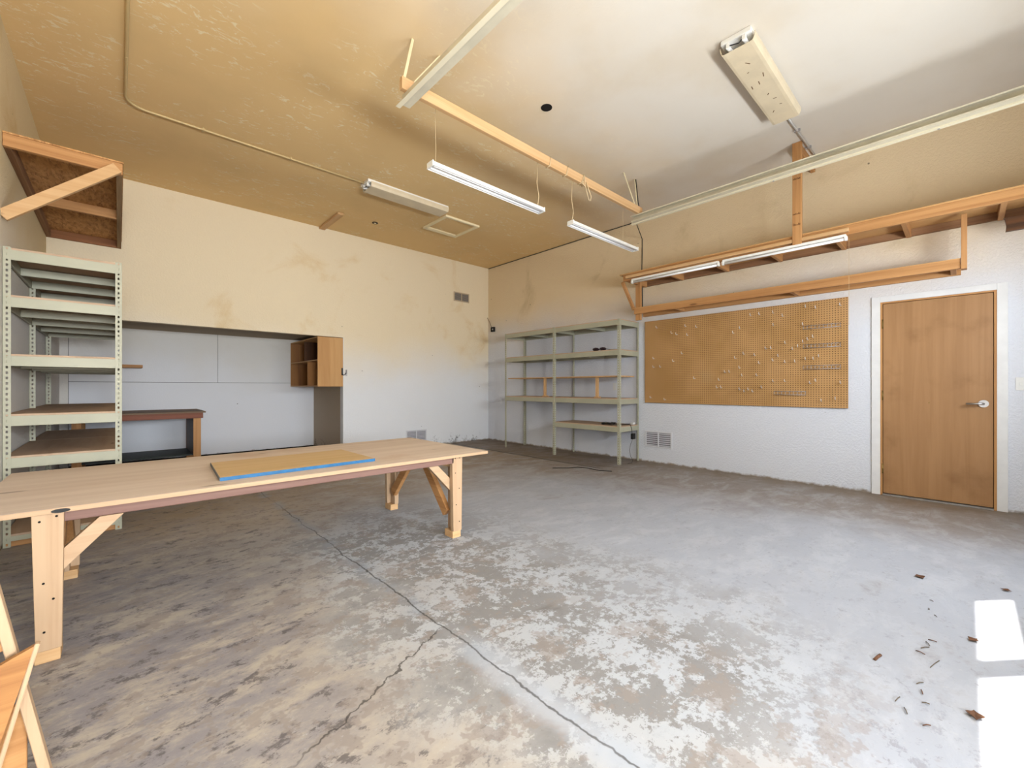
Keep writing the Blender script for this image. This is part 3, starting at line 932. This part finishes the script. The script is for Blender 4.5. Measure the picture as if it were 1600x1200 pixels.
# ------------------------------------------------------------------ vents, plates, boxes on walls
def vent(label, axis, a0, a1, z0, z1, w, grill, inner):
    """two-panel louvred register; axis = wall normal"""
    c = (a0 + a1) / 2
    t = thing('wall_vent', label, 'vent', (w, c, z0) if axis == 'X' else (c, w, z0))
    def B(nm, u0, u1, q0, q1, d0, d1, mat, bev=0.001):
        p = bk[0] if nm == 'louvre' else t
        return box(nm, w - d1, w - d0, u0, u1, q0, q1, mat, p, bev) if axis == 'X' else box(nm, u0, u1, w - d1, w - d0, q0, q1, mat, p, bev)
    f = 0.022
    bk = []
    bk.append(B('back', a0 + f, a1 - f, z0 + f, z1 - f, 0.0005, 0.002, inner, 0))
    for u0, u1, q0, q1 in ((a0, a1, z0, z0 + f), (a0, a1, z1 - f, z1), (a0, a0 + f, z0 + f, z1 - f), (a1 - f, a1, z0 + f, z1 - f), (c - 0.009, c + 0.009, z0 + f, z1 - f)):
        B('frame', u0, u1, q0, q1, 0.0005, 0.012, grill)
    n = 7
    for k in range(n):
        q = z0 + f + (z1 - z0 - 2 * f) * (k + 0.5) / n
        for u0, u1 in ((a0 + f, c - 0.009), (c + 0.009, a1 - f)):
            B('louvre', u0, u1, q - 0.006, q + 0.004, 0.002, 0.009, grill if inner is not M_VENTI else plain('vent_grey', '#8E867C', 0.5), 0)
    return t


vent('white two-panel louvred vent low on the pegboard wall beside the rack', 'X', 2.925, 3.355, 0.228, 0.475, XR, M_VENTP, plain('vent_inner', '#7E7C84', 0.6))
vent('small grey two-panel vent high on the back wall', 'Y', 4.995, 5.385, 2.895, 3.085, YB, plain('vent_frame_tan', '#BDA98C', 0.5), M_VENTI)
vent('white louvred vent low on the back wall behind the table', 'Y', 3.92, 4.36, 0.10, 0.325, YB, M_VENTP, plain('vent_inner', '#7E7C84', 0.6))


def plate(label, y, z, slots):
    t = thing('wall_plate', label, 'switch', (XR - 0.002, y, z))
    box('cover', XR - 0.007, XR - 0.0005, y - 0.036, y + 0.036, z - 0.058, z + 0.058, M_PLASTW, t, 0.002)
    for s in slots:
        box('outlet', XR - 0.010, XR - 0.007, y - 0.016, y + 0.016, z + s - 0.014, z + s + 0.014, M_PLASTW, t, 0.002)
    return t


plate('white wall plate on the wall past the door', -0.335, 1.165, (0,))
plate('white wall plate behind the corner rack', 3.895, 1.145, (-0.02, 0.02))
t = thing('junction_box', 'black open junction box with loose wire near the corner', 'box', (XR - 0.02, 6.93, 2.38))
box('body', XR - 0.045, XR - 0.0005, 6.88, 6.985, 2.325, 2.425, M_BLACK, t, 0.004)
disc('knockout', (XR - 0.047, 6.915, 2.375), 0.016, 0.006, M_STEEL, t, 14, 'X')
tube('wire', [(XR - 0.02, 6.985, 2.42), (XR - 0.02, 7.02, 2.50), (XR - 0.03, 7.06, 2.58), (XR - 0.05, 7.09, 2.64)], 0.005, plain('brown_wire', '#6E5638', 0.6), t, 6)

# ------------------------------------------------------------------ pegboard, hooks, tool strips
pg = thing('pegboard', 'large brown pegboard mounted between lumber shelf and floor', 'pegboard', (XR - 0.01, 2.12, 0.9))
PX = XR - 0.026
box('board', PX, PX + 0.006, 0.889, 3.350, 0.900, 2.132, M_PEG, pg, 0.001)
for a, b, c_, d_ in ((0.90, 3.34, 0.905, 0.94), (0.90, 3.34, 2.09, 2.127), (0.90, 0.935, 0.94, 2.09), (3.305, 3.34, 0.94, 2.09)):
    box('batten', PX + 0.006, XR - 0.0005, a, b, c_, d_, FIR('Y'), pg, 0)
hooks_px = [(255, 575), (345, 600), (372, 612), (420, 560), (432, 620), (480, 572), (738, 578), (700, 605), (795, 503), (850, 497), (935, 480), (990, 505), (930, 560), (1115, 455), (1185, 457), (1108, 556), (1330, 440), (1007, 662), (1045, 698), (1078, 684), (1108, 658), (1140, 640), (1172, 627), (925, 688), (890, 697), (405, 725), (240, 755), (350, 768), (235, 803), (277, 803), (712, 750), (765, 725), (828, 735), (960, 740), (935, 765), (1005, 775), (1062, 773), (1122, 760), (1168, 758), (1200, 745), (850, 780), (738, 805), (652, 830), (682, 830), (748, 855), (838, 852), (470, 868), (615, 878), (603, 922), (630, 922), (932, 885), (1000, 887), (1145, 890), (1185, 885), (1330, 890), (735, 937), (760, 945), (785, 935), (810, 945), (872, 918), (218, 980), (300, 992), (1300, 990), (1215, 1000)]
hm = None
for u, v in hooks_px:
    px, py = 960 + u / 3.75, 360 + v / 3.75
    a, b = (px - 800) / 661.0, (605 - py) / 661.0
    wx, wy = math.sin(TH) + math.cos(TH) * a, math.cos(TH) - math.sin(TH) * a
    k = PX / wx
    y, z = wy * k, 1.135 + b * k
    y = (math.floor(y / 0.0254) + 0.5) * 0.0254
    z = (math.floor(z / 0.0254) + 0.5) * 0.0254
    if hm is None:
        o = tube('peg_hook', [(0.004, 0, 0), (-0.008, 0, 0), (-0.030, 0, -0.006), (-0.042, 0, -0.002), (-0.047, 0, 0.010), (-0.048, 0, 0.026)], 0.0038, M_HOOK, None, 6, (0, 0, 0))
        hm = o.data
    else:
        o = newobj('peg_hook', hm, None)
    o.location = (PX, y, z)
    o.rotation_euler = (0, 0, random.uniform(-0.12, 0.12))
    tag(o, 'small bright wire hook pushed into the brown pegboard', 'hook', 'hooks on the pegboard')


def tool_strip(label, y0, y1, z):
    t = thing('tool_holder', label, 'holder', (PX, (y0 + y1) / 2, z), 'wire tool holders on the pegboard')
    tube('rail_wire', [(PX - 0.004, y0, z + 0.02), (PX - 0.004, y1, z + 0.02)], 0.003, M_STEEL, t, 6)
    tube('rail_wire', [(PX - 0.034, y0, z - 0.02), (PX - 0.034, y1, z - 0.02)], 0.003, M_STEEL, t, 6)
    n = max(4, int((y1 - y0) / 0.036))
    for k in range(n + 1):
        y = y0 + (y1 - y0) * k / n
        tube('loop', [(PX + 0.002, y, z + 0.02), (PX - 0.02, y, z + 0.022), (PX - 0.036, y, z + 0.005), (PX - 0.034, y, z - 0.02), (PX - 0.004, y, z - 0.02)], 0.0028, M_STEEL, t, 5)
    return t


tool_strip('wire tool holder on the pegboard, topmost of three near its door-side edge', 0.955, 1.30, 1.83)
tool_strip('wire tool holder on the pegboard, middle of three near its door-side edge', 0.955, 1.30, 1.61)
tool_strip('wire tool holder on the pegboard, lowest of three near its door-side edge', 0.955, 1.30, 1.365)
tool_strip('narrow wire tool holder near the bottom edge of the pegboard', 1.28, 1.60, 1.065)

# ------------------------------------------------------------------ long work table
tb = thing('work_table', 'long low plywood work table with pine legs in front of the rack', 'table', (0.83, 3.18, 0))
tb_rot = R(1.2)
TX0, TX1, TY0, TY1, TZ = -0.455, 2.125, 2.565, 3.775, 0.635
box('tabletop', TX0, TX1, TY0, TY1, TZ - 0.019, TZ, PLYTOP('X'), tb, 0.001)
box('top_edge', TX0, TX1, TY0 - 0.004, TY0, TZ - 0.021, TZ - 0.0005, PINE('X'), tb, 0.001)
RX0, RX1 = -0.26, 1.84
for y in (TY0 + 0.052, TY1 - 0.09):
    box('apron', RX0 + 0.03, RX1, y, y + 0.038, TZ - 0.072, TZ - 0.020, PINK('X'), tb, 0.003)
for x in (RX0 + 0.040, RX1 - 0.005):
    box('cross_rail', x, x + 0.038, TY0 + 0.092, TY1 - 0.09, TZ - 0.105, TZ - 0.020, BEAMW('Y'), tb)
disc('edge_burn', (-0.175, TY0 - 0.0046, TZ - 0.012), 0.0085, 0.001, M_BLACK, tb, 12, 'Y').scale = (3.4, 1, 1)


legs = []


def table_leg(x, y, s_in, face):
    """tapered front board, a second board behind making an L, a foot block; s_in = +1 when the room's middle lies towards +X"""
    yb = y + face * 0.038
    y0, y1 = min(y, yb), max(y, yb)
    xa, xb = x - 0.046, x + 0.046
    pts = [(xa, TZ - 0.021), (xb, TZ - 0.021), (xb - 0.006, 0.052), (xa + 0.012, 0.052)]
    lg = prism('leg', pts, 'Y', y0, y1, PINE('Z'), tb, 0.0015)
    legs.append(lg)
    y2 = yb + face * 0.085
    sx = xa + 0.010 if s_in > 0 else xb - 0.048
    lg2 = box('leg_side', sx, sx + 0.038, min(yb, y2), max(yb, y2), 0.052, TZ - 0.072, PINE('Z'), tb)
    fb0, fb1 = min(y + face * 0.006, y2 - face * 0.01), max(y + face * 0.006, y2 - face * 0.01)
    box('foot_block', xa + 0.008, xb - 0.010, fb0, fb1, 0.0, 0.0515, BEAMW('X'), lg)
    # corner braces
    xd = 1 if s_in > 0 else -1
    ym = yb + face * 0.020
    xe = xb - 0.004 if xd > 0 else xa + 0.004
    bl = 0.155
    prism('corner_brace', [(xe, TZ - 0.275), (xe, TZ - 0.185), (xe + xd * (bl - 0.045), TZ - 0.073), (xe + xd * (bl + 0.035), TZ - 0.073)], 'Y', ym - 0.019, ym + 0.019, PINE('X'), tb, 0.0015)
    board('long_brace', (x + xd * 0.01, y2, 0.165), (x + xd * 0.01, y2 + face * 0.36, TZ - 0.075), 0.038, 0.075, FIR('Y'), tb, up=(0, 0, 1))


table_leg(-0.213, TY0 + 0.010, 1, 1)
table_leg(1.872, TY0 + 0.052, -1, 1)
table_leg(1.872, TY1 - 0.052, -1, -1)
table_leg(-0.213, TY1 - 0.052, 1, -1)
for dx, dz in ((-0.023, 0.585), (0.025, 0.60), (-0.012, 0.33), (0.016, 0.26), (-0.01, 0.13)):
    disc('screw_hole', (-0.213 + dx, TY0 + 0.0095, dz), 0.0045, 0.002, M_DARK, legs[0], 8, 'Y')
for dx, dz in ((-0.02, 0.60), (0.02, 0.60), (-0.018, 0.49), (0.016, 0.37), (-0.01, 0.25), (0.018, 0.12)):
    disc('screw_hole', (1.872 + dx, TY0 + 0.0515, dz), 0.004, 0.002, M_DARK, legs[1], 8, 'Y')

# plywood offcut with a blue-painted edge
bd = thing('plywood_offcut', 'plywood offcut with blue painted edge lying on the work table', 'board', (0.85, 2.98, TZ))
prism('panel', [(0.395, 2.700), (1.270, 2.725), (1.262, 3.290), (0.430, 3.275)], 'Z', TZ + 0.0005, TZ + 0.0195, wood('pale_offcut', '#C9AA7C', '#B8945F', 'X', 0.6, 9, 0.6), bd, 0.001)
board('blue_edge', (0.395, 2.699, TZ + 0.010), (1.270, 2.724, TZ + 0.010), 0.003, 0.0185, M_BLUE, bd, bev=0)
board('grey_edge', (0.394, 2.70, TZ + 0.010), (0.429, 3.275, TZ + 0.010), 0.003, 0.0185, plain('grey_edge_paint', '#6E7070', 0.7), bd, bev=0)

# ------------------------------------------------------------------ bench, shelf and cabinet in the alcove
bn = thing('alcove_bench', 'red-brown wooden bench against the alcove back wall', 'bench', (0.2, 8.08, 0))
BZ = 0.785
box('bench_top', XL + 0.02, 0.935, 7.56, YA - 0.012, BZ - 0.020, BZ, wood('grey_brown_top', '#8A7460', '#6A5442', 'X', 0.7, 8), bn)
box('front_rail', XL + 0.02, 0.905, 7.585, 7.623, BZ - 0.098, BZ - 0.020, RED('X'), bn)
box('back_rail', XL + 0.02, 0.905, YA - 0.07, YA - 0.032, BZ - 0.098, BZ - 0.020, RED('X'), bn)
for x0, y0 in ((0.792, 7.60), (0.792, YA - 0.12), (-0.43, 7.60), (-0.43, YA - 0.12)):
    box('leg', x0, x0 + 0.089, y0, y0 + 0.038, 0, BZ - 0.02 if y0 > 8 else BZ - 0.098, FIR('Z'), bn)
box('end_panel', 0.792, 0.812, 7.64, YA - 0.12, 0.16, BZ - 0.10, DARKW('Z'), bn)
box('lower_shelf', -0.43, 0.86, 7.64, YA - 0.12, 0.150, 0.168, M_DARKGREEN, bn)
asf = thing('alcove_shelf', 'short narrow wooden shelf on the alcove wall seen past the rack', 'shelf', (-0.1, 8.4, 1.42))
box('shelf_board', XL + 0.002, 0.262, 8.25, YA - 0.010, 1.420, 1.462, FIR('X'), asf)
cb = thing('wall_cabinet', 'open-sided plywood cabinet hung at the end of the alcove', 'cabinet', (2.55, 7.85, 1.146))
CX0, CX1, CY0, CY1, CZ0, CZ1 = 2.344, XA - 0.004, YB - 0.012, YA - 0.012, 1.146, 1.955
box('side_panel', CX0, CX1, CY0, CY0 + 0.016, CZ0, CZ1, PLYCAB('Z'), cb)
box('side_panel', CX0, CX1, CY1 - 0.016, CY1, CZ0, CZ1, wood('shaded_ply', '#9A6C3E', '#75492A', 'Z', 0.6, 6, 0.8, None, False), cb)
box('back_panel', CX1 - 0.010, CX1, CY0 + 0.016, CY1 - 0.016, CZ0 + 0.016, CZ1 - 0.016, DARKW('Z'), cb)  # inner parts use darker wood: the cabinet's inside shade is in their colour
for z0 in (CZ0, 1.568, CZ1 - 0.016):
    box('cabinet_shelf', CX0, CX1 - 0.010, CY0 + 0.016, CY1 - 0.016, z0, z0 + 0.016, PLYCAB('Y'), cb)
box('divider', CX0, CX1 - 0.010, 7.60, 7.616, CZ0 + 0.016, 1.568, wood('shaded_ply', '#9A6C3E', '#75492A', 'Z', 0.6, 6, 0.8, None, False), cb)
box('divider', CX0 + 0.08, CX1 - 0.010, 8.02, 8.036, 1.584, CZ1 - 0.016, DARKW('Z'), cb)  # dark wood again for the shaded inside
hs = thing('hasp_latch', 'small dark metal hasp on the wall beside the alcove cabinet', 'latch', (2.80, YB - 0.01, 1.35))
box('hasp_plate', 2.722, 2.748, CY0 - 0.004, CY0 - 0.0005, 1.335, 1.455, plain('dark_iron', '#3A3632', 0.5, 0.6), hs, 0.001)
tube('hook', [(2.735, CY0 - 0.006, 1.36), (2.745, CY0 - 0.03, 1.335), (2.775, CY0 - 0.03, 1.345), (2.79, CY0 - 0.02, 1.375)], 0.006, plain('dark_iron', '#3A3632', 0.5, 0.6), hs, 8)
box('staple_plate', 2.795, 2.822, YB - 0.004, YB - 0.0005, 1.325, 1.43, M_STEEL, hs, 0.001)
tube('staple', [(2.808, YB - 0.002, 1.42), (2.808, YB - 0.03, 1.41), (2.808, YB - 0.03, 1.37), (2.808, YB - 0.002, 1.36)], 0.005, M_STEEL, hs, 8)

# ------------------------------------------------------------------ bracket shelf over the left rack
bs = thing('bracket_shelf', 'large chipboard shelf on lumber brackets high above the left rack', 'shelf', (-0.29, 5.9, 2.85))
SZ = 2.84
box('chipboard_deck', XL + 0.002, 0.030, 4.615, YB - 0.004, SZ + 0.089, SZ + 0.101, M_OSB, bs, 0)
box('front_rail', XL + 0.002, 0.025, 4.62, 4.658, SZ, SZ + 0.089, FIR('X'), bs)
box('wall_ledger', XL + 0.001, XL + 0.039, 4.658, YB - 0.042, SZ, SZ + 0.089, GREYW('Y'), bs)
box('outer_rail', -0.013, 0.025, 4.658, YB - 0.042, SZ, SZ + 0.089, wood('weathered_rail', '#A58A68', '#7C6244', 'Y', 0.8, 20), bs)
box('back_rail', XL + 0.001, 0.025, YB - 0.042, YB - 0.004, SZ, SZ + 0.089, wood('brown_rail', '#94623C', '#74482A', 'X', 0.6, 18), bs)
box('mid_joist', XL + 0.039, -0.013, 5.87, 5.908, SZ, SZ + 0.089, FIR('X'), bs)
board('diagonal_brace', (XL + 0.002, 4.600, 2.335), (-0.005, 4.600, 2.875), 0.038, 0.075, BEAMW('X'), bs, up=(0, 0, 1))


# ------------------------------------------------------------------ small things on the corner rack
gg = thing('goggles', 'dark safety goggles lying on the upper deck of the corner rack', 'goggles', (5.45, 3.80, 1.694))
for y in (3.93, 3.80):
    bm = bmesh.new()
    bmesh.ops.create_uvsphere(bm, u_segments=14, v_segments=8, radius=1.0)
    for v in bm.verts:
        v.co = Vector((v.co.x * 0.035, v.co.y * 0.062, v.co.z * (0.028 if v.co.z > 0 else 0.020) + (0.006 if v.co.x < -0.3 else 0)))
    newobj('lens_cup', to_mesh(bm, 'lens_cup', True), plain('dark_plum_plastic', '#2A1B22', 0.3), gg, (5.44, y, 1.7185))
box('nose_bridge', 5.430, 5.452, 3.845, 3.885, 1.712, 1.728, plain('dark_plum_plastic', '#2A1B22', 0.3), gg)
tube('strap', [(5.44, 3.75, 1.722), (5.46, 3.68, 1.706), (5.45, 3.60, 1.703), (5.47, 3.53, 1.703)], 0.006, M_BLACK, gg, 6)
cc = thing('cable_coil', 'coiled black power cable with adapter on the lowest deck of the corner rack', 'cable', (5.5, 3.7, 0.560))
pts = []
for i in range(49):
    a = i * 2 * math.pi / 16
    pts.append((5.50 + 0.075 * math.cos(a) * (1 + 0.03 * math.sin(i)), 3.74 + 0.115 * math.sin(a), 0.566 + 0.010 * (i / 16) + 0.004 * math.sin(i * 1.7)))
tube('coil', pts, 0.0055, M_BLACK, cc, 6)
tube('lead', [(5.55, 3.70, 0.575), (5.62, 3.62, 0.567), (5.70, 3.56, 0.568), (5.80, 3.53, 0.568), (5.84, 3.49, 0.566)], 0.005, M_BLACK, cc, 6)
tube('lead', [(5.57, 3.74, 0.572), (5.60, 3.60, 0.567), (5.62, 3.47, 0.572), (5.63, 3.435, 0.565), (5.645, 3.428, 0.50), (5.66, 3.43, 0.44)], 0.004, M_BLACK, cc, 6)
box('adapter', 5.63, 5.70, 3.395, 3.438, 0.355, 0.44, M_BLACK, cc, 0.004)
box('plug', 5.76, 5.82, 3.475, 3.52, 0.561, 0.592, M_PLASTW, cc, 0.003)
tube('lead', [(5.66, 3.42, 0.36), (5.62, 3.43, 0.28), (5.60, 3.44, 0.19), (5.62, 3.43, 0.10), (5.66, 3.42, 0.03), (5.60, 3.40, 0.006), (5.52, 3.42, 0.005)], 0.0028, M_BLACK, cc, 6)
tag(tube('floor_cord', [(4.45, 3.95, 0.005), (4.62, 3.80, 0.005), (4.75, 3.74, 0.005), (4.80, 3.62, 0.005), (4.78, 3.40, 0.005), (4.86, 3.25, 0.005)], 0.005, M_BLACK), 'dark cord lying on the concrete in front of the corner rack', 'cord')

# ------------------------------------------------------------------ trestle at the near edge
sw = thing('sawhorse', 'pale wooden trestle with brown plank at the near table end', 'trestle', (-0.22, 1.70, 0))
def px_on_y(u, v, Y):
    a, b = (u - 800) / 661.0, (605 - v) / 661.0
    k = Y / (math.cos(TH) - math.sin(TH) * a)
    return ((math.sin(TH) + math.cos(TH) * a) * k, 1.135 + b * k)


LX0, LZ0 = px_on_y(-9, 925, 1.76)
LX1, LZ1 = px_on_y(51, 1133, 1.76)
kx = (LX1 - LX0) / (LZ1 - LZ0)
board('leg', (LX1 - LZ1 * kx, 1.76, 0.0), (LX0 + (0.70 - LZ0) * kx, 1.76, 0.70), 0.022, 0.030, PINE('Z'), sw, up=(0, 1, 0))
board('leg', (LX1 - LZ1 * kx - 0.30, 1.76, 0.0), (LX0 + (0.70 - LZ0) * kx - 0.16, 1.76, 0.70), 0.022, 0.030, PINE('Z'), sw, up=(0, 1, 0))
for z in (0.425, 0.485):
    box('rung', LX0 - 0.16, LX0 + (z - LZ0) * kx - 0.012, 1.762, 1.778, z, z + 0.022, FIR('X'), sw)
A, B_ = px_on_y(55, 1009, 1.69), px_on_y(8, 1140, 1.69)
C_, D_ = px_on_y(-45, 1066, 1.69), px_on_y(-120, 1240, 1.69)
kb = (B_[0] - A[0]) / (B_[1] - A[1])
E_ = (A[0] - (A[1] - 0.06) * kb, 0.06)
F_ = (E_[0] - 0.20, 0.06)
prism('brown_panel', [A, E_, F_, C_], 'Y', 1.690, 1.708, wood('shaded_brown_plank', '#A87848', '#875A34', 'X', 0.6, 18), sw)  # plank face in shade, its darkening mixed into the brown
board('panel_edge', (A[0] + 0.004, 1.698, A[1] + 0.004), (E_[0] + 0.004, 1.698, E_[1] - 0.06), 0.010, 0.022, PINE('Z'), sw, up=(0, 1, 0))
box('back_board', LX1 - 0.16, LX1 - 0.012, 1.775, 1.790, 0.0, 0.26, FIR('X'), sw)


# ------------------------------------------------------------------ leaves and twigs on the floor
def leaf(x, y, s, rot, label):
    bm = bmesh.new()
    top = []
    n = 9
    for i in range(n):
        u = i / (n - 1)
        w = math.sin(math.pi * u) ** 1.4 * 0.30 * (1 + 0.30 * math.sin(i * 5.1)) + 0.004
        for q in (-1, 0, 1):
            top.append(bm.verts.new(((u - 0.5) * s, q * w * s, 0.004 + abs(q) * 0.22 * s * w + 0.12 * s * (u - 0.5) ** 2)))
    for i in range(n - 1):
        for q in (0, 1):
            bm.faces.new([top[i * 3 + q], top[i * 3 + q + 1], top[i * 3 + 4 + q], top[i * 3 + 3 + q]])
    bmesh.ops.remove_doubles(bm, verts=bm.verts, dist=1e-5)
    bmesh.ops.solidify(bm, geom=list(bm.faces), thickness=0.0012)
    o = newobj('dry_leaf', to_mesh(bm, 'dry_leaf'), M_LEAF, None, (x, y, 0.001))
    o.rotation_euler = (0, 0, rot)
    tag(o, label, 'leaf', 'dry leaves on the concrete')
    return o


leaf(3.50, 0.19, 0.065, 0.6, 'reddish curled dry leaf on the concrete short of the door')
leaf(3.62, -0.15, 0.045, 1.2, 'small dry leaf just beyond the sunlit patch')
leaf(2.16, -0.02, 0.060, 0.1, 'long dry leaf lying inside the nearer sunlit patch')
leaf(2.80, -0.02, 0.050, 2.6, 'dark dry leaf at the edge between the two sunlit patches')
for i, (x, y, L, a) in enumerate(((2.30, 0.26, 0.085, -0.2), (2.60, 0.11, 0.05, 0.4), (2.55, 0.135, 0.06, -0.6), (2.50, 0.12, 0.045, 1.2), (2.40, 0.10, 0.13, -0.25),
                                  (2.23, 0.13, 0.05, -0.5), (2.17, 0.11, 0.045, 0.2), (2.05, 0.175, 0.06, -0.2), (2.00, 0.14, 0.05, 0.3), (1.97, 0.10, 0.04, -0.7), (2.95, 0.10, 0.03, 0.5),
                                  (3.02, 0.13, 0.03, 0.1), (2.66, 0.09, 0.04, 1.6), (3.15, 0.12, 0.025, 0.9), (2.12, 0.09, 0.03, 1.9))):
    c, s = math.cos(a), math.sin(a)
    o = tube('dry_twig', [(x, y, 0.004), (x + L * 0.35 * c + 0.002, y + L * 0.35 * s, 0.005), (x + L * 0.7 * c, y + L * 0.7 * s, 0.003)], 0.0017 if i else 0.006, M_TWIG if i % 3 else M_LEAF, None, 6)
    if i == 0:
        tag(o, 'thick weathered twig alone on the pale concrete', 'twig', 'twigs on the concrete')
    else:
        tag(o, 'thin dry twig scattered on concrete beside the sunlit patches', 'twig', 'twigs on the concrete')
